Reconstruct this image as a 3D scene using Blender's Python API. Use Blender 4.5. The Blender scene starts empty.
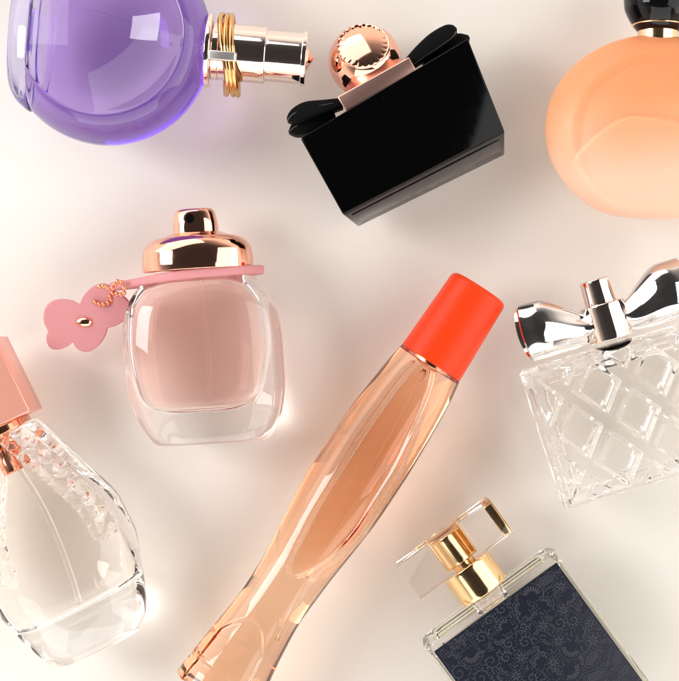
import bpy, bmesh, math, random
from mathutils import Vector, Matrix
random.seed(4)
sc = bpy.context.scene
COL = sc.collection
S = 0.000357          # metres per unit (one unit = one pixel of the 679 px photograph at table height)
H = 1540.0            # camera height in units
CX, CY = 339.5, 340.5
PI = math.pi

# ------------------------------------------------------------------ materials
def new_mat(name):
    m = bpy.data.materials.new(name); m.use_nodes = True
    nt = m.node_tree; nt.nodes.clear()
    out = nt.nodes.new('ShaderNodeOutputMaterial')
    return m, nt, out

def noise_bump(nt, scale, strength, dist=0.0002, detail=3):
    tc = nt.nodes.new('ShaderNodeTexCoord'); n = nt.nodes.new('ShaderNodeTexNoise')
    n.inputs['Scale'].default_value = scale; n.inputs['Detail'].default_value = detail
    b = nt.nodes.new('ShaderNodeBump'); b.inputs['Strength'].default_value = strength
    b.inputs['Distance'].default_value = dist
    nt.links.new(tc.outputs['Object'], n.inputs['Vector'])
    nt.links.new(n.outputs['Fac'], b.inputs['Height'])
    return n, b

def princ(name, col, rough=0.3, metal=0.0, spec=0.5, bump=None, rvar=0.0, rscale=300, sss=0.0, coat=0.0, sheen=0.0):
    m, nt, out = new_mat(name)
    p = nt.nodes.new('ShaderNodeBsdfPrincipled')
    p.inputs['Base Color'].default_value = (*col, 1)
    p.inputs['Roughness'].default_value = rough
    p.inputs['Metallic'].default_value = metal
    p.inputs['Specular IOR Level'].default_value = spec
    p.inputs['Coat Weight'].default_value = coat
    p.inputs['Sheen Weight'].default_value = sheen
    if sss:
        p.inputs['Subsurface Weight'].default_value = sss
        p.inputs['Subsurface Radius'].default_value = (1, .5, .25)
        p.inputs['Subsurface Scale'].default_value = 0.006
    if bump:
        n, b = noise_bump(nt, *bump)
        nt.links.new(b.outputs['Normal'], p.inputs['Normal'])
    if rvar:
        tc = nt.nodes.new('ShaderNodeTexCoord'); n = nt.nodes.new('ShaderNodeTexNoise')
        n.inputs['Scale'].default_value = rscale; n.inputs['Detail'].default_value = 6
        r = nt.nodes.new('ShaderNodeMapRange'); r.inputs['From Min'].default_value = .35; r.inputs['From Max'].default_value = .75
        r.inputs['To Min'].default_value = max(0, rough - rvar*.3); r.inputs['To Max'].default_value = rough + rvar
        nt.links.new(tc.outputs['Object'], n.inputs['Vector']); nt.links.new(n.outputs['Fac'], r.inputs['Value'])
        nt.links.new(r.outputs['Result'], p.inputs['Roughness'])
    nt.links.new(p.outputs['BSDF'], out.inputs['Surface'])
    return m

def glass(name, ior=1.5, col=(1, 1, 1), rough=0.0, absorb=None, dens=0.0, bump=None):
    m, nt, out = new_mat(name)
    g = nt.nodes.new('ShaderNodeBsdfGlass')
    g.inputs['IOR'].default_value = ior; g.inputs['Color'].default_value = (*col, 1)
    g.inputs['Roughness'].default_value = rough
    if bump:
        n, b = noise_bump(nt, *bump)
        nt.links.new(b.outputs['Normal'], g.inputs['Normal'])
    nt.links.new(g.outputs['BSDF'], out.inputs['Surface'])
    if absorb:
        v = nt.nodes.new('ShaderNodeVolumeAbsorption')
        v.inputs['Color'].default_value = (*absorb, 1); v.inputs['Density'].default_value = dens
        nt.links.new(v.outputs['Volume'], out.inputs['Volume'])
    return m

M = {}
M['clear'] = glass('clear_glass', 1.5, bump=(60, .05, .0004, 1))
M['acrylic'] = glass('clear_acrylic', 1.45)
M['violet_glass'] = glass('violet_tinted_glass', 1.5, absorb=(.54, .30, .86), dens=44)
M['blue_foot'] = glass('pale_blue_foot_glass', 1.5, absorb=(.45, .5, .95), dens=14)
M['violet_liq'] = glass('violet_perfume', .91, absorb=(.64, .44, .86), dens=24)
M['pink_liq'] = glass('pink_perfume', .84, absorb=(.99, .50, .40), dens=36)
M['amber_liq'] = glass('amber_perfume', .91, absorb=(.94, .54, .20), dens=46)
M['peach_glass'] = glass('peach_tinted_glass', 1.5, absorb=(.93, .60, .31), dens=64)
M['pale_liq'] = glass('pale_perfume', .78, absorb=(.97, .78, .58), dens=12)
M['cream_liq'] = glass('cream_perfume', .88, absorb=(.97, .88, .62), dens=10)
M['clear_liq'] = glass('clear_perfume', .91, absorb=(.92, .90, .76), dens=1.2)
M['air'] = glass('air_gap_in_glass', .667)
M['faint_tube'] = glass('thin_dip_tube', 1.08)
M['tube'] = glass('dip_tube_plastic', 1.25)
M['rose'] = princ('rose_gold_metal', (.93, .50, .37), .04, 1, rvar=.05)
M['rose_satin'] = princ('satin_rose_gold', (.93, .56, .47), .30, 1, bump=(900, .15, .0001))
M['copper'] = princ('polished_copper', (.86, .36, .22), .16, 1, rvar=.08)
M['rose_lacquer'] = princ('pink_copper_lacquer', (.93, .44, .34), .26, .40, bump=(700, .12, .0001))
M['silver'] = princ('polished_silver', (.88, .76, .70), .05, 1, rvar=.06)
M['chrome'] = princ('mirror_chrome', (.80, .79, .80), .05, 1, rvar=.09, bump=(140, .06, .0004))
M['gold'] = princ('polished_gold', (.90, .63, .34), .10, 1, rvar=.05)
M['pale_gold'] = princ('pale_gold_metal', (.95, .68, .42), .12, 1, rvar=.05)
M['antique_gold'] = princ('brown_gold_wire', (.70, .42, .18), .14, 1)
M['black_gloss'] = princ('black_lacquer', (.0012, .0012, .0015), .08, 0, .22, rvar=.04, rscale=500)
M['black_cap'] = princ('black_glossy_plastic', (.003, .003, .004), .06, 0, .3, rvar=.04)
M['black_base'] = princ('smoked_black_glass', (.018, .015, .015), .16, 0, .5, rvar=.08)
M['black_dark'] = princ('matt_black', (.003, .003, .003), .8, spec=.05)
M['orange'] = princ('orange_soft_plastic', (.80, .045, .003), .40, 0, .3, bump=(1500, .06, .00005), sss=.15)
M['leather'] = princ('pink_leather', (.64, .27, .285), .5, 0, .3, bump=(1100, .45, .00015))
M['stitch'] = princ('grey_stitching', (.12, .11, .12), .6)
M['navy'] = princ('navy_satin_label', (.006, .008, .019), .42, 0, .35, bump=(2200, .12, .00005))
M['lace'] = princ('grey_lace_print', (.044, .045, .060), .5, 0, .3)
M['plate'] = princ('satin_silver_plate', (.85, .82, .80), .35, 1)

# black grosgrain ribbon
def ribbon_mat():
    m, nt, out = new_mat('black_ribbon')
    p = nt.nodes.new('ShaderNodeBsdfPrincipled')
    p.inputs['Base Color'].default_value = (.0025, .0025, .003, 1); p.inputs['Roughness'].default_value = .65
    p.inputs['Specular IOR Level'].default_value = .10
    tc = nt.nodes.new('ShaderNodeTexCoord'); w = nt.nodes.new('ShaderNodeTexWave')
    w.inputs['Scale'].default_value = 700; w.inputs['Distortion'].default_value = .4
    b = nt.nodes.new('ShaderNodeBump'); b.inputs['Strength'].default_value = .5; b.inputs['Distance'].default_value = .0002
    nt.links.new(tc.outputs['Object'], w.inputs['Vector']); nt.links.new(w.outputs['Fac'], b.inputs['Height'])
    nt.links.new(b.outputs['Normal'], p.inputs['Normal']); nt.links.new(p.outputs['BSDF'], out.inputs['Surface'])
    return m
M['ribbon'] = ribbon_mat()

# frosted peach lacquer: sprayed orange from the shoulder, fading to pale at the foot
def frosted():
    m, nt, out = new_mat('frosted_peach_glass')
    p = nt.nodes.new('ShaderNodeBsdfPrincipled')
    tc = nt.nodes.new('ShaderNodeTexCoord'); sp = nt.nodes.new('ShaderNodeSeparateXYZ')
    nz = nt.nodes.new('ShaderNodeTexNoise'); nz.inputs['Scale'].default_value = 28
    ad = nt.nodes.new('ShaderNodeMath'); ad.operation = 'MULTIPLY_ADD'
    ad.inputs[1].default_value = .014
    r = nt.nodes.new('ShaderNodeValToRGB')
    mr = nt.nodes.new('ShaderNodeMapRange')
    mr.inputs['From Min'].default_value = -.028; mr.inputs['From Max'].default_value = .045
    nt.links.new(tc.outputs['Object'], sp.inputs[0]); nt.links.new(tc.outputs['Object'], nz.inputs['Vector'])
    nt.links.new(nz.outputs['Fac'], ad.inputs[0]); nt.links.new(sp.outputs['Y'], ad.inputs[2])
    nt.links.new(ad.outputs[0], mr.inputs['Value']); nt.links.new(mr.outputs['Result'], r.inputs['Fac'])
    e = r.color_ramp.elements
    e[0].position = 0; e[0].color = (.76, .49, .36, 1)
    e[1].position = 1; e[1].color = (.80, .30, .13, 1)
    for pos, c in ((.22, (.79, .54, .40, 1)), (.42, (.82, .43, .25, 1)), (.62, (.82, .35, .16, 1))):
        k = e.new(pos); k.color = c
    nt.links.new(r.outputs['Color'], p.inputs['Base Color'])
    p.inputs['Roughness'].default_value = .42
    p.inputs['Subsurface Weight'].default_value = .75
    p.inputs['Subsurface Radius'].default_value = (1, .6, .4)
    p.inputs['Subsurface Scale'].default_value = .008
    p.inputs['Specular IOR Level'].default_value = .4
    nt.links.new(p.outputs['BSDF'], out.inputs['Surface'])
    return m
M['frost'] = frosted()

# ------------------------------------------------------------------ mesh helpers
def W(px, py, z=0):
    k = (H - z) / H
    return ((px - CX) * k, (CY - py) * k, z)

class Thing:
    def __init__(s, name, label, cat, px, py, zc, u, group=None):
        """px,py: where the local origin (height zc) shows; u: photo direction of local +y"""
        s.k = (H - zc) / H; s.zc = zc
        x, y, _ = W(px, py, zc)
        s.o = bpy.data.objects.new(name, None); COL.objects.link(s.o)
        s.o.empty_display_size = .01
        s.o.location = (x * S, y * S, 0)
        l = math.hypot(*u); s.th = math.atan2(-u[0] / l, -u[1] / l)
        s.o.rotation_euler = (0, 0, s.th)
        s.px, s.py = px, py
        s.o['label'] = label; s.o['category'] = cat
        if group: s.o['group'] = group
    def loc(s, px, py, z):
        """photo point at height z (units above the table) -> local coordinates"""
        x, y, _ = W(px, py, z); ox, oy, _ = W(s.px, s.py, s.zc)
        dx, dy = x - ox, y - oy
        c, n = math.cos(-s.th), math.sin(-s.th)
        return ((dx * c - dy * n) / s.k, (dx * n + dy * c) / s.k, (z - s.zc) / s.k)
    def part(s, name, vf, mat, parent=None, smooth=True, label=None, sharp=None):
        v, f = vf
        me = bpy.data.meshes.new(name)
        me.from_pydata([(a * s.k * S, b * s.k * S, (s.zc + c * s.k) * S) for a, b, c in v], [], f)
        bm = bmesh.new(); bm.from_mesh(me)
        bmesh.ops.remove_doubles(bm, verts=bm.verts, dist=1e-7)
        bmesh.ops.recalc_face_normals(bm, faces=bm.faces)
        if sharp is not None:
            for e in bm.edges:
                if len(e.link_faces) == 2 and e.calc_face_angle(0) > math.radians(sharp): e.smooth = False
        bm.to_mesh(me); bm.free()
        if smooth:
            for p in me.polygons: p.use_smooth = True
        me.materials.append(M[mat])
        o = bpy.data.objects.new(name, me); COL.objects.link(o)
        o.parent = parent or s.o
        if label: o['label'] = label
        return o

def pchip(xs, ys, x):
    n = len(xs)
    if x <= xs[0]: return ys[0]
    if x >= xs[-1]: return ys[-1]
    i = 0
    while xs[i + 1] < x: i += 1
    h = [xs[j + 1] - xs[j] for j in range(n - 1)]
    d = [(ys[j + 1] - ys[j]) / h[j] for j in range(n - 1)]
    def m(j):
        if j == 0: return d[0]
        if j == n - 1: return d[-1]
        if d[j - 1] * d[j] <= 0: return 0
        w1 = 2 * h[j] + h[j - 1]; w2 = h[j] + 2 * h[j - 1]
        return (w1 + w2) / (w1 / d[j - 1] + w2 / d[j])
    t = (x - xs[i]) / h[i]
    return ((1 + 2 * t) * (1 - t) ** 2 * ys[i] + t * (1 - t) ** 2 * h[i] * m(i)
            + t * t * (3 - 2 * t) * ys[i + 1] + t * t * (t - 1) * h[i] * m(i + 1))

def smoothrows(rows, n):
    """rows (y, cx, a, cz, b, e) -> n rows, smooth in y"""
    ys = [r[0] for r in rows]; out = []
    for i in range(n + 1):
        y = ys[0] + (ys[-1] - ys[0]) * i / n
        out.append((y,) + tuple(pchip(ys, [r[j] for r in rows], y) for j in range(1, 6)))
    return out

def fillet_ends(rows, r0, r1, n=6):
    """round both ends of a row list with radii r0 / r1"""
    out = []
    y0 = rows[0][0]; y1 = rows[-1][0]
    body = [r for r in rows if y0 + r0 < r[0] < y1 - r1]
    def at(y):
        ys = [r[0] for r in rows]
        for i in range(len(ys) - 1):
            if ys[i] <= y <= ys[i + 1] + 1e-9:
                t = (y - ys[i]) / (ys[i + 1] - ys[i])
                return [rows[i][j] * (1 - t) + rows[i + 1][j] * t for j in range(6)]
        return list(rows[-1])
    for i in range(n + 1):
        a = PI / 2 * i / n
        r = at(y0 + r0 * (1 - math.cos(a))); sh = r0 * (1 - math.sin(a))
        out.append((r[0], r[1], r[2] - sh, r[3], r[4] - sh, r[5]))
    out += body
    for i in range(n + 1):
        a = PI / 2 * (1 - i / n)
        r = at(y1 - r1 * (1 - math.cos(a))); sh = r1 * (1 - math.sin(a))
        out.append((r[0], r[1], r[2] - sh, r[3], r[4] - sh, r[5]))
    return out

def loft(rows, seg=64, fn=None, capn=5, hollow=False):
    v = []; f = []
    full = []
    if not hollow:
        r = rows[0]
        for i in range(1, capn): full.append((r[0], r[1], r[2] * i / capn, r[3], r[4] * i / capn, r[5]))
    full += rows
    if not hollow:
        r = rows[-1]
        for i in range(capn - 1, 0, -1): full.append((r[0], r[1], r[2] * i / capn, r[3], r[4] * i / capn, r[5]))
    for (y, cx, a, cz, b, e) in full:
        for j in range(seg):
            t = 2 * PI * j / seg; c, s_ = math.cos(t), math.sin(t)
            x = cx + math.copysign(abs(c) ** (2 / e), c) * a
            z = cz + math.copysign(abs(s_) ** (2 / e), s_) * b
            p = (x, y, z)
            if fn: p = fn(p, t)
            v.append(p)
    n = len(full)
    for i in range(n - 1):
        for j in range(seg):
            k = (j + 1) % seg
            f.append((i * seg + j, i * seg + k, (i + 1) * seg + k, (i + 1) * seg + j))
    if not hollow:
        f.append(tuple(range(seg))); f.append(tuple(range((n - 1) * seg, n * seg)))
    return v, f

def cyl(y0, y1, r, cx=0, cz=0, bev=1.2, seg=64, r1=None, e=2, b=None):
    r1 = r if r1 is None else r1
    b = r if b is None else b
    rows = [(y0 + (y1 - y0) * i / 8, cx, r + (r1 - r) * i / 8, cz, b + (r1 - r) * i / 8, e) for i in range(9)]
    return loft(fillet_ends(rows, bev, bev, 4), seg)

def lathe_z(prof, seg=160, fn=None):
    """prof: (r, z) from the axis to the axis"""
    v = []; f = []
    for (r, z) in prof:
        for j in range(seg):
            t = 2 * PI * j / seg
            p = (max(r, 1e-3) * math.cos(t), max(r, 1e-3) * math.sin(t), z)
            v.append(fn(p) if fn else p)
    n = len(prof)
    for i in range(n - 1):
        for j in range(seg):
            k = (j + 1) % seg
            f.append((i * seg + j, i * seg + k, (i + 1) * seg + k, (i + 1) * seg + j))
    f.append(tuple(range(seg))); f.append(tuple(range((n - 1) * seg, n * seg)))
    return v, f

def hull(bot, top, bev=1.5, seg=3):
    """prism between two rings of the same length, bevelled"""
    bm = bmesh.new()
    a = [bm.verts.new(p) for p in bot]; b = [bm.verts.new(p) for p in top]
    bm.faces.new(a[::-1]); bm.faces.new(b)
    n = len(a)
    for i in range(n): bm.faces.new((a[i], a[(i + 1) % n], b[(i + 1) % n], b[i]))
    bmesh.ops.recalc_face_normals(bm, faces=bm.faces)
    if bev: bmesh.ops.bevel(bm, geom=list(bm.edges), offset=bev, segments=seg, profile=.5, affect='EDGES')
    bm.verts.ensure_lookup_table()
    v = [tuple(x.co) for x in bm.verts]; f = [tuple(x.index for x in q.verts) for q in bm.faces]
    bm.free(); return v, f

def boxy(x0, x1, y0, y1, z0, z1, bev=1.5, seg=3):
    return hull([(x0, y0, z0), (x1, y0, z0), (x1, y1, z0), (x0, y1, z0)],
                [(x0, y0, z1), (x1, y0, z1), (x1, y1, z1), (x0, y1, z1)], bev, seg)

def tube(pts, r, seg=10, closed=False):
    v = []; f = []; n = len(pts)
    P = [Vector(p) for p in pts]
    up = Vector((0.13, .21, 1)).normalized()
    for i, p in enumerate(P):
        if closed: t = P[(i + 1) % n] - P[i - 1]
        else: t = P[min(i + 1, n - 1)] - P[max(i - 1, 0)]
        t.normalize(); a = t.cross(up).normalized(); b = t.cross(a)
        for j in range(seg):
            w = 2 * PI * j / seg
            v.append(tuple(p + a * math.cos(w) * r + b * math.sin(w) * r))
    for i in range(n if closed else n - 1):
        q = (i + 1) % n
        for j in range(seg):
            k = (j + 1) % seg
            f.append((i * seg + j, i * seg + k, q * seg + k, q * seg + j))
    if not closed: f.append(tuple(range(seg))); f.append(tuple(range((n - 1) * seg, n * seg)))
    return v, f

def ball(c, r, nu=20, nv=12, sc3=(1, 1, 1)):
    v = []; f = []
    for i in range(nv + 1):
        a = PI * (i + .001) / (nv + .002)
        for j in range(nu):
            t = 2 * PI * j / nu
            v.append((c[0] + r * sc3[0] * math.sin(a) * math.cos(t), c[1] + r * sc3[1] * math.sin(a) * math.sin(t), c[2] + r * sc3[2] * math.cos(a)))
    for i in range(nv):
        for j in range(nu):
            k = (j + 1) % nu
            f.append((i * nu + j, i * nu + k, (i + 1) * nu + k, (i + 1) * nu + j))
    f.append(tuple(range(nu))); f.append(tuple(range(nv * nu, (nv + 1) * nu)))
    return v, f

def join(*vfs):
    V = []; F = []
    for v, f in vfs:
        o = len(V); V += v; F += [tuple(i + o for i in q) for q in f]
    return V, F

def slab(hw, y0, y1, hz, edge=7, nx=150, ny=130, top=None, bot=None, rc=6):
    """cushion box: front/back heightfields meeting at a rounded rim. hw(y) half width."""
    v = []; f = []
    idx = {}
    def warp(t):      # denser toward rims
        return math.sin(t * PI / 2) * .35 + t * .65
    for side in (1, -1):
        for i in range(nx + 1):
            for j in range(ny + 1):
                border = i in (0, nx) or j in (0, ny)
                if side == -1 and border:
                    idx[(side, i, j)] = idx[(1, i, j)]; continue
                s_ = warp(2 * i / nx - 1); t = warp(2 * j / ny - 1)
                y = (y0 + y1) / 2 + t * (y1 - y0) / 2
                w = hw(y); x = s_ * w
                dx = w - abs(x); dy = (y1 - y0) / 2 * (1 - abs(t))
                d = min(dx, dy) if max(dx, dy) > rc else max(0, rc - math.hypot(rc - dx, rc - dy))
                q = min(1, d / edge)
                z = hz * (math.sqrt(max(0, 1 - (1 - q) ** 2)) if q < 1 else 1)
                fn = top if side == 1 else bot
                if fn and not border: z += fn(x, y) * min(1, max(0, (d - edge * .5) / edge))
                idx[(side, i, j)] = len(v); v.append((x, y, side * z))
        for i in range(nx):
            for j in range(ny):
                f.append((idx[(side, i, j)], idx[(side, i + 1, j)], idx[(side, i + 1, j + 1)], idx[(side, i, j + 1)]))
    return v, f

def sstep(a, b, x):
    t = min(1, max(0, (x - a) / (b - a))); return t * t * (3 - 2 * t)

# ================================================================== A  violet round bottle
A = Thing('perfume_bottle', 'round violet glass perfume bottle lying with its silver neck toward the right', 'perfume bottle',
          109, 42, 52, (.995, .085))
def clampA(lim, soft=5):
    def fn(p):
        x, y, z = p
        if y < lim + soft:
            y = lim + soft * math.exp((y - lim - soft) / soft) if y < lim + soft else y
        return (x, y, z)
    return fn
prof = []
for i in range(0, 25): r = 78 * i / 24; prof.append((r, 18 + 29 * (r / 78) ** 2))
prof += [(79, 47.6), (80, 48), (81, 47.9)]
for i in range(1, 40):
    a = math.radians(60 - 150 * i / 39)
    prof.append((103.5 * (max(0, math.cos(a)) ** (.32 if a > 0 else .62)) if i < 39 else .5, 52 * math.sin(a) if a < 0 else 53 * math.sin(a)))
A.part('glass_body', lathe_z(prof, fn=clampA(-72, 2)), 'violet_glass')
rows = [(-95.5, 0, 50, 0, 29, 2.2), (-93, 0, 57, 0, 33, 2.2), (-88, 0, 65, 0, 38, 2.2), (-80, 0, 72, 0, 42, 2.2), (-73, 0, 76, 0, 44, 2.2), (-71.5, 0, 74, 0, 43, 2.2)]
A.part('glass_foot', loft(fillet_ends(smoothrows(rows, 40), 2, 1), 120), 'blue_foot')
prof = [(83 * i / 12, 12 + 27.6 * (i / 12) ** 2) for i in range(13)]
for i in range(0, 30):
    a = math.radians(37 - 127 * i / 29); prof.append((92 * max(0, math.cos(a)) ** (.42 if a > 0 else .6) if i < 29 else .5, 42 * math.sin(a) if a < 0 else 64 * math.sin(a)))
liqA = A.part('perfume_liquid', lathe_z(prof, fn=clampA(-64, 6)), 'violet_liq')
# dip tube, curving through the liquid
pts = [A.loc(56 + 134 * t, 6 + 46 * t - 10 * math.sin(PI * t), 2 + 4 * t) for t in [i / 20 for i in range(21)]]
A.part('dip_tube', tube(pts, 1.5, 8), 'tube')
A.part('neck', cyl(84, 103, 10, bev=2), 'clear')
A.part('collar', cyl(98, 104, 37, bev=1.5), 'silver')
A.part('collar', cyl(104, 112, 29, bev=1.5), 'silver')
c1 = A.part('pump_sleeve', cyl(109, 158, 28.5, bev=1.0), 'silver')
c2 = A.part('cap_sleeve', join(cyl(156, 195, 25.5, bev=.8), cyl(193.5, 198.5, 27.5, bev=.8)), 'silver')
A.part('cap_point', loft([(198, 0, 12, 0, 12, 2), (200, 0, 10, 0, 10, 2), (204, 0, 3, 0, 3, 2), (205, 0, .6, 0, .6, 2)], 8), 'silver', smooth=False)
for q in range(3):
    ring = []
    for i in range(64):
        t = 2 * PI * i / 64
        ring.append((math.cos(t) * 39 + 3, 117 + q * 4.6 + (3 - q) * .8 * math.sin(t * 2 + q) + 6 * math.cos(t) * (.8 + .1 * q), math.sin(t) * 33 + 1))
    A.part('wire_ring', tube(ring, 2.7, 12, True), 'antique_gold')
A.part('clasp_plate', boxy(6, 15, 104, 130, 27.5, 38, 1), 'plate', sharp=30)

# ================================================================== B  black rectangular bottle
B = Thing('perfume_bottle', 'glossy black rectangular perfume bottle with rose gold ball stopper and black bow', 'perfume bottle',
          405, 126, 35, (-.42, -.88))
def BL(px, py, z): return B.loc(px, py, z)
def mv(p, z, dx, dy):     # world shift helper for the hidden rear corners
    x, y, _ = W(p[0], p[1], 76); k = (H - z) / H
    return B.loc((x + dx) / k + CX, CY - (y + dy) / k, z)
front = [BL(300, 138, 78), BL(343, 215, 72), BL(505, 132, 72), BL(468, 38, 78)]
back = [mv((300, 138), 14, 12, -9), BL(358, 227, 8), BL(505, 155, 8), mv((468, 38), 14, 2, -12)]
B.part('glass_body', hull(back, front, 2.0, 3), 'black_gloss', sharp=35)
# smoked panel set in the foot
def lerp3(a, b, t): return tuple(a[i] * (1 - t) + b[i] * t for i in range(3))
f1, f2, b1, b2 = front[1], front[2], back[1], back[2]
def footp(s_, t, out):
    p = lerp3(lerp3(f1, f2, s_), lerp3(b1, b2, s_), t)
    n = (Vector(f2) - Vector(f1)).cross(Vector(b1) - Vector(f1)).normalized()
    if n.y > 0: n = -n
    return tuple(Vector(p) + n * out)
pb = [footp(.035, .2, -.6), footp(.965, .2, -.6), footp(.97, .84, -.6), footp(.045, .84, -.6)]
pt = [footp(.035, .2, 1.0), footp(.965, .2, 1.0), footp(.97, .84, 1.0), footp(.045, .84, 1.0)]
B.part('foot_panel', hull(pb, pt, .5, 2), 'black_base', sharp=35)
cq = [BL(337, 97, 75), BL(346, 111, 75), BL(418, 73, 75), BL(409, 57, 75)]
cr = [BL(338, 98, 22), BL(347, 112, 22), BL(416, 74, 22), BL(407, 58, 22)]
B.part('collar', hull(cr, cq, 1.2, 3), 'rose_satin', sharp=35)
bc = BL(365, 61, 38)
def stopper(c, R, tilt=(.12, .40)):
    nrm = Vector((tilt[0], tilt[1], 1)).normalized()
    ax = nrm.cross(Vector((0, 1, 0))).normalized(); ay = nrm.cross(ax)
    pr = [(24.5 * i / 12 / 37 * R, R * (.70 + .10 * (1 - (i / 12) ** 2))) for i in range(13)]
    pr += [(R * .675, R * .695), (R * .685, R * .725), (R * .70, R * .728)]
    for i in range(60):
        a = math.radians(45.2 - 135.2 * i / 59); pr.append((R * math.cos(a), R * math.sin(a)))
    seg = 216; v = []; f = []
    for m, (r, z) in enumerate(pr):
        for j in range(seg):
            t = 2 * PI * j / seg
            rr = r - (1.1 * max(0, math.cos(23 * t + .6 * math.sin(5 * t))) if 11 <= m <= 14 else 0)
            v.append(tuple(Vector(c) + ax * rr * math.cos(t) + ay * rr * math.sin(t) + nrm * z))
    for i in range(len(pr) - 1):
        for j in range(seg):
            k = (j + 1) % seg
            f.append((i * seg + j, i * seg + k, (i + 1) * seg + k, (i + 1) * seg + j))
    return v, f
def up_local(T):      # photo-up in the thing's local axes
    c, n = math.cos(-T.th), math.sin(-T.th); return (-n, c)
ul = up_local(B)
B.part('ball_stopper', stopper(bc, 36.5, (ul[0] * .46 - ul[1] * .10, ul[1] * .46 + ul[0] * .10)), 'rose', sharp=40)
def lobe(T, path, name='bow_loop', mat='ribbon', zc=40, hz=16):
    """path: (px,py,halfwidth); a folded ribbon loop"""
    v = []; f = []; seg = 28; n = len(path)
    P = [Vector(T.loc(p[0], p[1], zc)) for p in path]
    for i, p in enumerate(P):
        t = (P[min(i + 1, n - 1)] - P[max(i - 1, 0)]).normalized(); a = Vector((t.y, -t.x, 0))
        for j in range(seg):
            w = 2 * PI * j / seg; c, s_ = math.cos(w), math.sin(w)
            e = math.copysign(abs(c) ** .5, c); g = math.copysign(abs(s_) ** .3, s_)
            v.append(tuple(p + a * e * path[i][2] + Vector((0, 0, 1)) * g * hz * (0.55 + .45 * min(1, path[i][2] / 8))))
    for i in range(n - 1):
        for j in range(seg):
            k = (j + 1) % seg
            f.append((i * seg + j, i * seg + k, (i + 1) * seg + k, (i + 1) * seg + j))
    f.append(tuple(range(seg))); f.append(tuple(range((n - 1) * seg, n * seg)))
    return T.part(name, (v, f), mat)
def dens(path, n=28):
    out = []
    m = len(path) - 1
    xs = list(range(m + 1))
    for i in range(n + 1):
        x = m * i / n
        out.append(tuple(pchip(xs, [p[j] for p in path], x) for j in range(3)))
    return out
loops = [dens([(405, 68, 5), (420, 55, 8), (436, 43, 10), (448, 35, 9), (454, 31, 5), (456, 30, 1)]),
         dens([(425, 66, 7), (445, 54, 9), (458, 45, 10), (464, 41, 7), (468, 38, 2)]),
         dens([(342, 104, 5), (325, 108, 7), (307, 112, 9), (295, 117, 7), (289, 121, 3), (288, 122, 1)]),
         dens([(335, 116, 8), (318, 121, 10), (302, 128, 8.5), (294, 131, 6), (289, 133, 1)])]
for q, L in enumerate(loops):
    lo = lobe(B, L, zc=(52, 34, 52, 34)[q], hz=15)
    st = []
    for i in range(3, len(L) - 3):
        for w in (0, .5):
            a = L[i]; b = L[i + 1]; x = a[0] * (1 - w) + b[0] * w; y = a[1] * (1 - w) + b[1] * w
            dx, dy = b[0] - a[0], b[1] - a[1]; l = math.hypot(dx, dy) or 1; off = a[2] * .5 * (1 if q < 2 else 1)
            st.append(ball(B.loc(x - dy / l * off, y + dx / l * off, (52, 34, 52, 34)[q] + 14.0), .5, 6, 4))
    B.part('stitching', join(*st), 'stitch', parent=lo)

sp_ = []
for _ in range(12):
    a_, b_ = random.random(), random.random()
    p = Vector(lerp3(lerp3(front[0], front[3], a_), lerp3(front[1], front[2], a_), b_)); sp_.append(ball(tuple(p + Vector((0, 0, .1))), random.uniform(.1, .22), 5, 3))
du = B.part('dust_specks', join(*sp_), 'stitch', smooth=False); du['kind'] = 'stuff'

# ================================================================== C  frosted peach bottle
C_ = Thing('perfume_bottle', 'frosted peach round perfume bottle with glossy black cap and gold neck ring', 'perfume bottle',
           655, 130, 52, (.03, -1))
def arc_h(x, y):
    # two soft overlapping petal reliefs on the front
    h = 0
    # photo-like coordinates relative to the centre, y up
    r1 = math.hypot(x / 90, (y + 10) / 84)
    h -= 4.2 * sstep(1.0, .86, r1)
    ax = [-92, -66, -30, 5, 24, 60, 100]; ay = [-44, -12, 6, 3, -6, -14, -14]
    yy = pchip(ax, ay, x)
    d = y - yy
    h += 3.6 * sstep(2.0, -2.0, d) * sstep(-98, -80, x)
    return h
def frostfn(p):
    x, y, z = p
    if z > 5: z += arc_h(x, y) * min(1, (z - 5) / 25) 
    return (x, y, z)
prof = []
for i in range(0, 91):
    a = math.radians(90 - 2 * i); prof.append((110 * max(0.005, math.cos(a)) ** .92, 52 * math.copysign(abs(math.sin(a)) ** .95, math.sin(a))))
def shapeC(p):
    x, y, z = p
    y = y * .86 if y > 0 else y * .86
    lim = -94
    if y < lim + 14: y = lim + 14 * math.exp((y - lim - 14) / 14)
    return frostfn((x, y, z))
C_.part('glass_body', lathe_z(prof, 220, shapeC), 'frost')
C_.part('neck_ring', cyl(86, 101, 20, bev=1), 'pale_gold')
rows = [(98, 0, 20, 0, 20, 2), (100, 0, 22, 0, 22, 2), (104, 0, 25, 0, 25, 2), (112, 0, 30, 0, 30, 2), (122, 0, 34, 0, 34, 2), (136, 0, 35, 0, 35, 2), (150, 0, 33, 0, 33, 2), (160, 0, 27, 0, 27, 2), (166, 0, 16, 0, 16, 2), (168, 0, 3, 0, 3, 2)]
C_.part('cap', loft(smoothrows(rows, 60), 80), 'black_cap')
C_.part('cap_band', cyl(103.5, 104.8, 26.2, bev=.4), 'gold')

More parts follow.
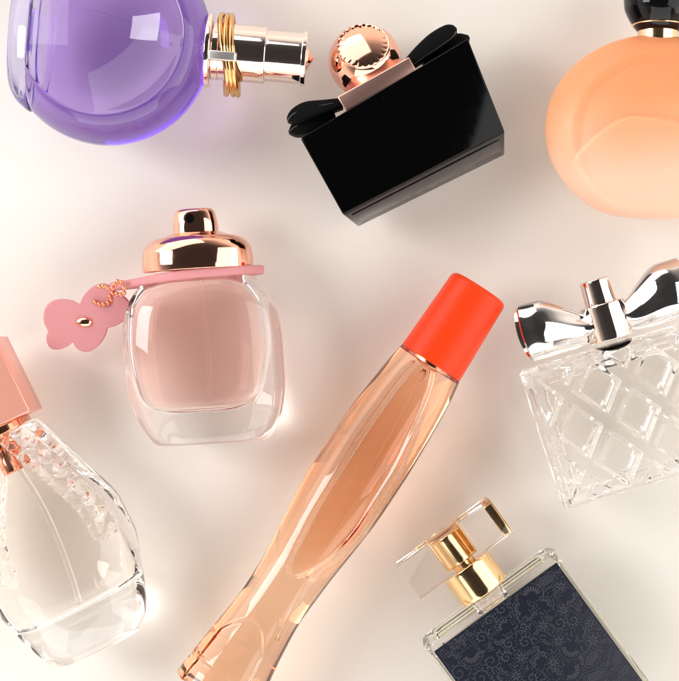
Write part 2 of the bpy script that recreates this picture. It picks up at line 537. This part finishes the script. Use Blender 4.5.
# ================================================================== D  pink square-shouldered bottle
D = Thing('perfume_bottle', 'clear glass perfume bottle of pink perfume with rose gold spray top and pink leather strap', 'perfume bottle',
          209, 442, 42, (-.062, -.998))
rows = [(0, 4, 56, 0, 36, 3.0), (10, 4, 64, 0, 39, 3.0), (30, 3, 73, 0, 41, 3.0), (60, 1, 79, 0, 42, 3.0), (95, 0, 80, 0, 42, 3.0), (125, 0, 77, 0, 41, 3.0), (145, 0, 70, 0, 39, 3.0), (158, 0, 60, 0, 35, 2.8), (166, 0, 50, 0, 31, 2.4)]
D.part('glass_body', loft(fillet_ends(smoothrows(rows, 90), 3.5, 4), 128), 'clear')
rows = [(32, -3, 36, 0, 18, 3), (38, -3, 48, 0, 22, 3), (58, -3, 58, 0, 25, 3), (100, -3, 63, 0, 27, 3), (135, -3, 59, 0, 26, 3), (152, -3, 46, 0, 22, 3), (160, -2, 30, 0, 20, 3)]
D.part('perfume_liquid', loft(fillet_ends(smoothrows(rows, 70), 6, 4), 96), 'pink_liq')
D.part('dip_tube', tube([(0 + 6 * math.sin(t / 60), t, 2) for t in range(40, 165, 5)], 1.6, 8), 'faint_tube')
# strap: a flattened leather loop round the neck with a pointed left end
out = []
for i in range(48):
    t = 2 * PI * i / 48
    x = 66 * math.cos(t); z = 40 * math.sin(t)
    if x < 0: x = x * 1.36; z = z * (1 - .55 * sstep(20, 90, -x))
    out.append((x, z))
def strapy(x, base): return base + 3.0 * sstep(0, -90, x) * -1.5 + .02 * x
D.part('leather_strap', hull([(x, strapy(x, 163), z) for x, z in out], [(x, strapy(x, 171.8), z) for x, z in out], 2.2, 3), 'leather', sharp=50)
rows = [(172, 0, 55, 0, 42, 2.2), (178, 0, 55.5, 0, 43, 2.2), (191, 0, 54.4, 0, 42, 2.3), (198, 0, 51, 0, 40, 2.2), (204, 0, 43, 0, 35, 2.1), (207, 0, 32, 0, 28, 2), (209.5, 0, 24, 0, 22, 2), (210.3, 0, 10, 0, 10, 2)]
D.part('spray_collar', loft(smoothrows(rows, 60), 96), 'rose')
rows = [(208, 0, 22.5, 0, 20, 2.6), (214, 0, 22.6, 0, 20, 2.6), (226, 0, 21, 0, 19, 2.6), (233, 0, 19, 0, 17.5, 2.6)]
sb = D.part('spray_button', loft(fillet_ends(smoothrows(rows, 30), .8, 3.5), 72), 'rose')
hz = 19.2
D.part('nozzle_hole', ball((-3.5, 222.5, hz), 4.4, 24, 12, (1, 1.15, .35)), 'black_dark', parent=sb)

# leather flower charm with its rivet and bead chain
Fl = Thing('flower_charm', 'pink leather flower charm with copper rivet hanging from the bottle strap by a bead chain', 'charm',
           85, 319, 22, (0, -1))
notch = [(117, 293), (80, 304), (48, 331), (73, 342), (108, 328)]
tip = [(98, 284), (49, 303), (52, 349), (91, 351), (131, 311)]
outl = []
for i in range(5):
    p0 = notch[i]; p1 = notch[(i + 1) % 5]; mx_, my_ = (p0[0] + p1[0]) / 2, (p0[1] + p1[1]) / 2
    for j in range(18):
        q = j / 18; g = math.sin(PI * q) ** .6
        outl.append((p0[0] * (1 - q) + p1[0] * q + (tip[i][0] - mx_) * g, p0[1] * (1 - q) + p1[1] * q + (tip[i][1] - my_) * g))
def tz(px, py): return 26 + (px - 85) * .10 - (319 - py) * -.10
b0 = [Fl.loc(px, py, tz(px, py) - 5) for px, py in outl]; t0 = [Fl.loc(px, py, tz(px, py) + 1) for px, py in outl]
tin = [Fl.loc(85 + (px - 85) * .955, 320 + (py - 320) * .955, tz(px, py) + 2.2) for px, py in outl]
n_ = len(outl); cen = [Fl.loc(85, 320, tz(85, 320) + 2.2)]
fv = b0 + t0 + tin + cen
ff = [tuple(range(n_ - 1, -1, -1))]
for i in range(n_):
    j = (i + 1) % n_
    ff += [(i, j, n_ + j, n_ + i), (n_ + i, n_ + j, 2 * n_ + j, 2 * n_ + i), (2 * n_ + i, 2 * n_ + j, 3 * n_)]
Fl.part('leather_flower', (fv, ff), 'leather', sharp=6)
c = Fl.loc(84.5, 322, tz(85, 322) + 2.6)
Fl.part('rivet', ball(c, 8.6, 32, 16, (1, .60, .42)), 'rose')
beads = []
ch = [(95, 302), (99, 304), (103.5, 304.2), (108, 303), (111.5, 300), (110, 296.5), (113, 293), (117, 294), (121, 294.8), (124, 293), (124, 288), (121.5, 282.5), (117.5, 281.5), (115, 284.5), (112.5, 288.5), (107, 288), (103.5, 286), (99.5, 286.3)]
for i, (px, py) in enumerate(ch):
    beads.append(ball(Fl.loc(px, py, 33 + 30 * sstep(4, 10, i) + 2 * math.sin(i * .9)), 2.5, 14, 9))
Fl.part('bead_chain', join(*beads), 'copper')

# ================================================================== E  teardrop bottle, square copper cap
E = Thing('perfume_bottle', 'clear teardrop perfume bottle with faceted shoulders and square pink copper cap', 'perfume bottle',
          102, 648, 46, (-.44, -.9))
rowsE = [(0, 0, 42, 0, 24, 2.6), (15, 0, 56, 0, 31, 2.5), (61, 0, 73, 0, 40, 2.4), (97, 0, 82, 0, 44, 2.4), (125, 0, 82, 0, 44, 2.4), (165, 0, 70, 0, 40, 2.4), (206, 0, 54, 0, 35, 2.4), (236, 0, 42, 0, 31, 2.4)]
def pyr(px, py, s_):
    """pyramid tile of side s_ with its peak in the middle"""
    fx = abs((px / s_) % 1 - .5) * 2; fy = abs((py / s_) % 1 - .5) * 2
    return 1 - max(fx, fy)
def facE(p, t):
    x, y, z = p
    if abs(z) > 4 and 95 < y < 232:
        ys = [r[0] for r in rowsE]; w = pchip(ys, [r[2] for r in rowsE], y)
        s_ = (w - abs(x))           # distance in from the rim
        m = sstep(8, 13, s_) * (1 - sstep(34, 36, s_ - (y - 150) * .05)) * sstep(97, 104, y)
        if m > 0:
            h = pyr(s_ - 9, y + .35 * s_, 18.5) * 7.0 * m
            z += math.copysign(h, z)
    return (x, y, z)
E.part('glass_body', loft(fillet_ends(smoothrows(rowsE, 260), 3, 3), 240, facE), 'clear', sharp=28)
rows = [(46, 0, 48, 0, 20, 2.8), (54, 0, 60, 0, 25, 2.8), (75, 0, 66, 0, 29, 2.8), (100, 0, 67, 0, 31, 2.8), (125, 0, 65, 0, 31, 2.8), (165, 0, 50, 0, 28, 2.6), (200, 0, 28, 0, 22, 2.2), (222, 0, 14, 0, 14, 2)]
E.part('perfume_liquid', loft(fillet_ends(smoothrows(rows, 90), 7, 3), 96), 'pale_liq')
E.part('dip_tube', tube([(2 + 9 * math.sin((y - 50) / 60), y, 4) for y in range(48, 226, 6)], 2.6, 12), 'tube')
E.part('pump_insert', cyl(196, 240, 11, bev=1.5), 'copper')
E.part('collar', cyl(234, 243, 35, bev=1.5, e=3), 'copper')
E.part('cap', hull([(-46, 243, -33), (46, 243, -33), (46, 243, 33), (-46, 243, 33)],
                   [(-46, 325, -33), (46, 325, -33), (46, 325, 33), (-46, 325, 33)], 1.6, 3), 'rose_lacquer', sharp=35)

# ================================================================== F  tall slender bottle, orange cap
F = Thing('perfume_bottle', 'tall slender curved glass perfume bottle of amber perfume with bright orange cap', 'perfume bottle',
          430, 364, 42, (.545, -.838))
# local +y runs to the cap; t = distance below the cap = -y ; local x = + right
tF = [-4, 0, 19, 50, 80, 110, 142, 165, 200, 250, 285, 328, 363, 385, 396]
aF = [33.5, 34.5, 37.5, 40.5, 42.5, 43.4, 43.4, 42.5, 39.4, 34.6, 33.4, 36.8, 41.2, 43.5, 44]
cF = [0, 0, 0, -.5, -1, -1, -1.2, -1, -.9, -.6, -1.2, -1.3, -1, -.6, -.4]
def rF(t, ins=0, bs=.86): return (-t, pchip(tF, cF, t), pchip(tF, aF, t) - ins, 0, (pchip(tF, aF, t)) * bs - ins, 2.15)
rows = [rF(t) for t in [396 - 400 * i / 330 for i in range(331)]]
pt_ = [6, 20, 60, 120, 170, 210, 235, 248, 253]; pw_ = [10, 14.5, 20, 23.5, 23.5, 19.5, 13, 6, 0]
pc_ = [-3, -2, 1, 4, 5, 4, 1, -1.5, -2]
def petal(p, t_):
    x, y, z = p
    t = -y
    if z > 2:
        cx = pchip(tF, cF, t) + (pchip(pt_, pc_, t))
        if 4 < t < 256:
            w = pchip(pt_, pw_, t)
            d = w - abs(x - cx)
            z -= 5.5 * sstep(-2.0, 5.5, d) * sstep(253, 246, t)
        if t > 300:
            w = 25 * math.sqrt(max(0, min(1, (t - 306) / 26))) + max(0, t - 332) * .10
            d = w - abs(x - cx + 4)
            z -= 4.0 * sstep(-1.5, 3, d) * sstep(304, 309, t)
        if 366 < t < 372: z -= .8 * math.sin((t - 366) / 6 * PI)
    if 368 < t < 376:
        g = 1 - .022 * math.sin((t - 368) / 8 * PI); x *= g; z *= g
    return (x, y, z)
F.part('glass_body', loft(fillet_ends(rows, 3, 2), 220, petal), 'peach_glass')
rows = []
for i in range(161):
    t = 250 - 248 * i / 160
    w_ = pchip(pt_, pw_, max(6.01, t)) * 1.02 + .4; rows.append((-t, pchip(tF, cF, t) + pchip(pt_, pc_, t), w_ if t > 8 else 8.6, 2, min(24, w_ * 1.0 + 1), 2.2))
F.part('perfume_liquid', loft(fillet_ends(rows, 1, 2), 120), 'amber_liq')
F.part('dip_tube', tube([(-3 + 13 * (t / 200) ** 1.2 + 3 * math.sin(t / 50), -t, 16) for t in range(8, 320, 8)], 1.7, 10), 'tube')
F.part('dip_tube_ferrule', cyl(-20, -10, 4.6, cx=-2, cz=16, bev=1), 'tube')
F.part('pump_collar', cyl(-3, 4, 30, bev=1), 'copper')
rows = [(1 + 90 * i / 20, 0, 34 - 3.0 * i / 20, 0, 33 - 2.5 * i / 20, 2.3) for i in range(21)]
F.part('cap', loft(fillet_ends(rows, 1.0, 5.5, 8), 96), 'orange')

# ================================================================== G  quilted bottle, silver bow
G = Thing('perfume_bottle', 'clear quilted diamond cut perfume bottle with a silver metal bow and spray top', 'perfume bottle',
          612, 339, 44, (-.285, -.958))
def hwG(y): return 99 + y * .028
def lattice(x, y):
    u = x / 59 + y / 74; v = x / 59 - y / 74
    du = abs((u + .55) % 1 - .5) * 2; dv = abs((v + .47) % 1 - .5) * 2   # 1 at the ribs
    r = max(du, dv)
    fade = min(1, max(0, (92 - abs(x)) / 10)) * min(1, max(0, (y + 147) / 10)) * min(1, max(0, (-8 - y) / 10))
    return fade * (3.9 * min(1, max(0, (r - .62) / .15)) + 1.3 * (1 - (r / .64) ** 2) * (r < .64))
G.part('glass_body', slab(hwG, -150, -4, 27, edge=9, nx=300, ny=230, top=lattice, bot=lambda x, y: .7 * lattice(x, y), rc=7), 'clear')
G.part('perfume_liquid', slab(lambda y: 82 + y * .02, -134, -22, 13, edge=5, nx=60, ny=50, rc=5), 'cream_liq')
G.part('neck', cyl(-24, 2, 15, bev=1.5), 'clear')
G.part('gasket', cyl(-13, -9, 19, bev=1.2), 'black_dark')
G.part('spray_collar', cyl(0, 37, 22.5, bev=1.2), 'silver')
G.part('spray_button', cyl(36, 62, 16.2, bev=1.2, r1=15.5), 'silver')
def wing(sgn, name='bow_wing'):
    """flared metal loop: sections along the wing grow from the knot outwards"""
    v = []; f = []; seg = 72; n = 60
    for i in range(n + 1):
        s_ = i / n
        if s_ < .97: q = s_
        else: q = .97
        x = 17 + 66 * s_
        rise = 18 + 12.5 * sstep(0, .7, s_)
        hh = 10 + 19.5 * sstep(-.15, .72, s_) ** .8         # half height along y
        dd = 9 + 14 * sstep(0, .8, s_) - 4 * sstep(.75, 1, s_)
        if i == n: sc_ = .9
        else: sc_ = 1
        for j in range(seg):
            t = 2 * PI * j / seg; c, s2 = math.cos(t), math.sin(t)
            yy = math.copysign(abs(c) ** .85, c) * hh * sc_
            zz = math.copysign(abs(s2) ** .9, s2) * dd * sc_
            # pleats running out of the knot on the front
            pl = math.exp(-s_ * 3.2) * 3.0 * math.cos(yy / 3.6) + 3.2 * math.exp(-((yy + hh * .45) / 4) ** 2) * math.exp(-((s_ - .3) / .28) ** 2)
            if s2 > 0: zz += pl * s2
            xx = x + 5 * (1 - (yy / max(hh, 1)) ** 2) * sstep(.6, 1, s_)
            v.append((sgn * xx, rise + yy + 3 * s_ * 0, 4 + zz))
    # hollow end: step inward
    for m, (dx, k_) in enumerate(((-1.5, .88), (-14, .72), (-26, .45))):
        base = n * seg
        cxm = sgn * (17 + 66); 
        for j in range(seg):
            a = v[base + j]
            v.append((a[0] + sgn * dx, rise + (a[1] - rise) * k_ / .9, 4 + (a[2] - 4) * k_ / .9))
    for i in range(n + 3):
        for j in range(seg):
            k = (j + 1) % seg
            f.append((i * seg + j, i * seg + k, (i + 1) * seg + k, (i + 1) * seg + j))
    f.append(tuple(range(seg))); f.append(tuple(range((n + 3) * seg, (n + 4) * seg)))
    return G.part(name, (v, f), 'chrome', sharp=50)
wing(-1); wing(1)

# ================================================================== H  lace label bottle
Hh = Thing('perfume_bottle', 'square glass perfume bottle with navy lace label, gold neck and clear block cap', 'perfume bottle',
           485, 592, 40, (-.588, -.809))
Hh.part('glass_body', slab(lambda y: 81, -212, 0, 25, edge=8, nx=130, ny=130, rc=12), 'clear')
Hh.part('perfume_liquid', slab(lambda y: 69, -193, -15, 15, edge=7, nx=60, ny=60, rc=12), 'clear_liq')
LW, LT, LB = 74.5, -13, -205
Hh_label = Hh.part('lace_label', hull([(-LW, LB, 25.2), (LW, LB, 25.2), (LW, LT, 25.2), (-LW, LT, 25.2)],
                                [(-LW, LB, 26.2), (LW, LB, 26.2), (LW, LT, 26.2), (-LW, LT, 26.2)], .3, 2), 'navy', sharp=35)
lv, lf = [], []
ZL = 26.30
lz = [0]
def zl():
    lz[0] += 1; return ZL + (lz[0] % 97) * .0015
def stroke(pts, w):
    for i in range(len(pts) - 1):
        a, b = pts[i], pts[i + 1]
        for p in (a, b):
            if not (-LW + 1 < p[0] < LW - 1 and LB + 1 < p[1] < LT - 1): break
        else:
            dx, dy = b[0] - a[0], b[1] - a[1]; l = math.hypot(dx, dy)
            if l < 1e-5: continue
            ox, oy = -dy / l * w / 2, dx / l * w / 2; ex, ey = dx / l * w * .3, dy / l * w * .3
            k = len(lv); ZL_ = zl()
            lv.extend([(a[0] + ox - ex, a[1] + oy - ey, ZL_), (a[0] - ox - ex, a[1] - oy - ey, ZL_), (b[0] - ox + ex, b[1] - oy + ey, ZL_), (b[0] + ox + ex, b[1] + oy + ey, ZL_)])
            lf.append((k, k + 1, k + 2, k + 3))
def blob(x, y, a, b, rot, n=9):
    if not (-LW + a < x < LW - a and LB + a < y < LT - a): return
    k = len(lv); ZL_ = zl()
    for i in range(n):
        t = 2 * PI * i / n; p, q = a * math.cos(t), b * math.sin(t)
        lv.append((x + p * math.cos(rot) - q * math.sin(rot), y + p * math.sin(rot) + q * math.cos(rot), ZL_))
    lf.append(tuple(range(k, k + n)))
def spiral(x, y, r, rot, s_):
    pts = [(x + r * (1 - i / 34) * math.cos(rot + s_ * i * .3), y + r * (1 - i / 34) * math.sin(rot + s_ * i * .3)) for i in range(30)]
    stroke(pts, .9)
    for i in range(0, 16, 2): blob(pts[i][0] + (pts[i][0] - x) * .28, pts[i][1] + (pts[i][1] - y) * .28, 1.1, .7, rot + s_ * i * .3, 7)
def fan(x, y, r, rot, n=8, span=2.4):
    for i in range(n):
        a = rot + span * (i / (n - 1) - .5)
        blob(x + math.cos(a) * r * .68, y + math.sin(a) * r * .68, r * .27, r * .28 * span / n, a, 10)
    stroke([(x + r * 1.12 * math.cos(rot + span * (i / 16 - .5)), y + r * 1.12 * math.sin(rot + span * (i / 16 - .5))) for i in range(17)], .6)
def net(x, y, a, b, rot):
    g = 3.0
    for sgn in (1, -1):
        for m in range(-14, 15):
            pts = []
            for i in range(-14, 15):
                p, q = (m * g + i * g) * .5, sgn * (i * g - m * g) * .5
                if (p / a) ** 2 + (q / b) ** 2 < 1:
                    pts.append((x + p * math.cos(rot) - q * math.sin(rot), y + p * math.sin(rot) + q * math.cos(rot)))
                else:
                    if len(pts) > 1: stroke(pts, .8)
                    pts = []
            if len(pts) > 1: stroke(pts, .8)
    stroke([(x + (a + 1) * math.cos(t) * math.cos(rot) - (b + 1) * math.sin(t) * math.sin(rot), y + (a + 1) * math.cos(t) * math.sin(rot) + (b + 1) * math.sin(t) * math.cos(rot)) for t in [i * PI / 14 for i in range(29)]], .6)
def rosette(x, y, r):
    for i in range(7):
        a = 2 * PI * i / 7; blob(x + math.cos(a) * r * .6, y + math.sin(a) * r * .6, r * .33, r * .2, a, 9)
    blob(x, y, r * .16, r * .16, 0)
    stroke([(x + r * 1.1 * math.cos(i * PI / 10), y + r * 1.1 * math.sin(i * PI / 10)) for i in range(21)], .5)
placed = []
tries = 0
while tries < 16000:
    tries += 1
    x, y = random.uniform(-LW + 3, LW - 3), random.uniform(LB + 3, LT - 3)
    r = random.choice((5.6, 5.2, 4, 3.6, 3)) if tries > 500 else random.choice((10, 8, 6.5))
    if any(math.hypot(x - a, y - b) < (r + c_) * .90 for a, b, c_ in placed): continue
    placed.append((x, y, r)); rot = random.uniform(0, 2 * PI)
    kind = random.random()
    if r >= 9:
        if kind < .3: net(x, y, r * .95, r * .6, rot); [blob(x + math.cos(rot + 1.57) * r * .85 + math.cos(rot) * q, y + math.sin(rot + 1.57) * r * .85 + math.sin(rot) * q, 1.2, .8, rot) for q in range(-8, 9, 3)]
        elif kind < .55: fan(x - math.cos(rot) * r * .4, y - math.sin(rot) * r * .4, r * 1.1, rot, 9)
        elif kind < .8: spiral(x, y, r * .85, rot, random.choice((1, -1)))
        else: rosette(x, y, r * .85)
    elif r > 5: (spiral(x, y, r * .8, rot, 1) if kind < .3 else rosette(x, y, r * .8) if kind < .55 else fan(x, y, r, rot, 6))
    elif r > 3.5: fan(x, y, r, rot, 5)
    else: blob(x, y, 1.5, .8, rot); blob(x + 2.6 * math.cos(rot), y + 2.6 * math.sin(rot), 1.0, .8, 0)
gy = LB + 3
while gy < LT - 2:
    gx = -LW + 3
    while gx < LW - 2:
        jx, jy = gx + random.uniform(-.5, .5), gy + random.uniform(-.5, .5)
        if all(math.hypot(jx - a, jy - b) > c_ * .95 for a, b, c_ in placed): blob(jx, jy, .95, .6, random.uniform(0, 3), 6)
        gx += 2.7
    gy += 2.5
Hh.part('lace_print', (lv, lf), 'lace', parent=Hh_label, smooth=False)
Hh.part('neck', cyl(-14, 3, 18, bev=1), 'clear')
Hh.part('gold_collar', cyl(2, 35, 27, bev=1.0), 'gold')
Hh.part('gold_pump', join(cyl(34, 41, 12, bev=.6), cyl(40, 71, 18.5, bev=1)), 'gold')
Hh.part('block_cap', hull([(-56, 34, -21), (58, 34, -21), (58, 74, -21), (-56, 74, -21)],
                          [(-56, 34, 21), (58, 34, 21), (58, 74, 21), (-56, 74, 21)], 1.3, 3), 'acrylic', sharp=35)
Hh.part('facet_reflection', boxy(48, 56.5, 37, 71, -17, 17, .6), 'gold', sharp=35)  # solid gold piece standing in for the reflection in the block's end facet

# ------------------------------------------------------------------ tabletop: cream board under a clear sheet
GAP = 27
mt, nt, out = new_mat('cream_board')
p = nt.nodes.new('ShaderNodeBsdfPrincipled'); p.inputs['Roughness'].default_value = .75
tc = nt.nodes.new('ShaderNodeTexCoord'); nz = nt.nodes.new('ShaderNodeTexNoise'); nz.inputs['Scale'].default_value = 9
rp = nt.nodes.new('ShaderNodeValToRGB'); rp.color_ramp.elements[0].color = (.86, .812, .745, 1); rp.color_ramp.elements[1].color = (.885, .85, .795, 1)
rp.color_ramp.elements[0].position = .35; rp.color_ramp.elements[1].position = .65
nt.links.new(tc.outputs['Object'], nz.inputs['Vector']); nt.links.new(nz.outputs['Fac'], rp.inputs['Fac'])
nt.links.new(rp.outputs['Color'], p.inputs['Base Color']); nt.links.new(p.outputs['BSDF'], out.inputs['Surface'])
mc, nt, out = new_mat('clear_table_sheet')
ge = nt.nodes.new('ShaderNodeNewGeometry'); dt = nt.nodes.new('ShaderNodeVectorMath'); dt.operation = 'DOT_PRODUCT'
ab = nt.nodes.new('ShaderNodeMath'); ab.operation = 'ABSOLUTE'
sb_ = nt.nodes.new('ShaderNodeMath'); sb_.operation = 'SUBTRACT'; sb_.inputs[0].default_value = 1
pw = nt.nodes.new('ShaderNodeMath'); pw.operation = 'POWER'; pw.inputs[1].default_value = 5
ma = nt.nodes.new('ShaderNodeMath'); ma.operation = 'MULTIPLY_ADD'; ma.inputs[1].default_value = .6; ma.inputs[2].default_value = .02
tr = nt.nodes.new('ShaderNodeBsdfTransparent'); gl = nt.nodes.new('ShaderNodeBsdfGlossy'); gl.inputs['Roughness'].default_value = .12
mx = nt.nodes.new('ShaderNodeMixShader')
nt.links.new(ge.outputs['Incoming'], dt.inputs[0]); nt.links.new(ge.outputs['Normal'], dt.inputs[1])
nt.links.new(dt.outputs['Value'], ab.inputs[0]); nt.links.new(ab.outputs[0], sb_.inputs[1]); nt.links.new(sb_.outputs[0], pw.inputs[0])
nt.links.new(pw.outputs[0], ma.inputs[0]); nt.links.new(ma.outputs[0], mx.inputs['Fac'])
nt.links.new(tr.outputs[0], mx.inputs[1]); nt.links.new(gl.outputs[0], mx.inputs[2]); nt.links.new(mx.outputs[0], out.inputs['Surface'])
R = 2000
v = [(x * S, y * S, z * S) for z in (-GAP, 0) for x, y in ((-R, -R), (R, -R), (R, R), (-R, R))]
v += [(x * S, y * S, (-GAP - 30) * S) for x, y in ((-R, -R), (R, -R), (R, R), (-R, R))]
me = bpy.data.meshes.new('tabletop')
me.from_pydata(v, [], [(0, 1, 2, 3), (4, 5, 6, 7), (8, 11, 10, 9), (0, 8, 9, 1), (1, 9, 10, 2), (2, 10, 11, 3), (3, 11, 8, 0)])
me.materials.append(mt); me.materials.append(mc); me.polygons[1].material_index = 1
tb = bpy.data.objects.new('tabletop', me); COL.objects.link(tb); tb['kind'] = 'structure'

# ------------------------------------------------------------------ light
w = bpy.data.worlds.new('World'); sc.world = w; w.use_nodes = True
wn = w.node_tree; bg = wn.nodes['Background']; bg.inputs[1].default_value = 1
tc = wn.nodes.new('ShaderNodeTexCoord'); sp = wn.nodes.new('ShaderNodeSeparateXYZ'); rp = wn.nodes.new('ShaderNodeValToRGB')
e = rp.color_ramp.elements      # studio: pale walls round the table, dark ceiling
e[0].position = 0; e[0].color = (1.5, 1.30, 1.12, 1); e[1].position = .95; e[1].color = (.045, .04, .038, 1)
for pos, c in ((.30, (1.25, 1.08, .94, 1)), (.50, (.42, .37, .33, 1)), (.74, (.08, .074, .07, 1))):
    k = e.new(pos); k.color = c
wn.links.new(tc.outputs['Generated'], sp.inputs[0]); wn.links.new(sp.outputs['Z'], rp.inputs['Fac']); wn.links.new(rp.outputs['Color'], bg.inputs['Color'])
def area(name, loc, size, power, col, tgt=(0, 0, 0), sy=None):
    l = bpy.data.lights.new(name, 'AREA'); l.shape = 'RECTANGLE'; l.size = size; l.size_y = sy or size
    l.energy = power; l.color = col
    o = bpy.data.objects.new(name, l); COL.objects.link(o); o.location = loc
    d = Vector(tgt) - Vector(loc); o.rotation_euler = d.to_track_quat('-Z', 'Y').to_euler()
area('softbox', (-.84, .16, .74), .38, 5.9, (1, .99, .985), sy=.48)
area('softbox', (.95, -.05, .80), 1.2, 10.2, (1, .98, .96))
area('softbox', (-.64, .76, .60), 1.5, 6.8, (1, .99, .985), sy=.80)
area('softbox', (.05, -1.25, .86), 2.0, 14.5, (1, .98, .96), sy=1.1)  # added fill to even out the tabletop; no real softbox known on this side

# ------------------------------------------------------------------ camera
cam = bpy.data.cameras.new('camera'); co = bpy.data.objects.new('camera', cam); COL.objects.link(co)
co.location = (0, 0, H * S); cam.sensor_width = 36; cam.sensor_fit = 'HORIZONTAL'
cam.lens = 36 * H / 679; cam.clip_start = .01; cam.clip_end = 20
sc.camera = co
sc.view_settings.view_transform = 'Standard'; sc.view_settings.look = 'None'
sc.view_settings.exposure = 0; sc.view_settings.gamma = 1
cy = sc.cycles
cy.use_denoising = True
try: cy.denoiser = 'OPENIMAGEDENOISE'
except Exception: pass
cy.max_bounces = 22; cy.transmission_bounces = 20; cy.glossy_bounces = 8; cy.diffuse_bounces = 4; cy.transparent_max_bounces = 24
cy.caustics_reflective = True; cy.caustics_refractive = True; cy.blur_glossy = 0.3; cy.sample_clamp_indirect = 40
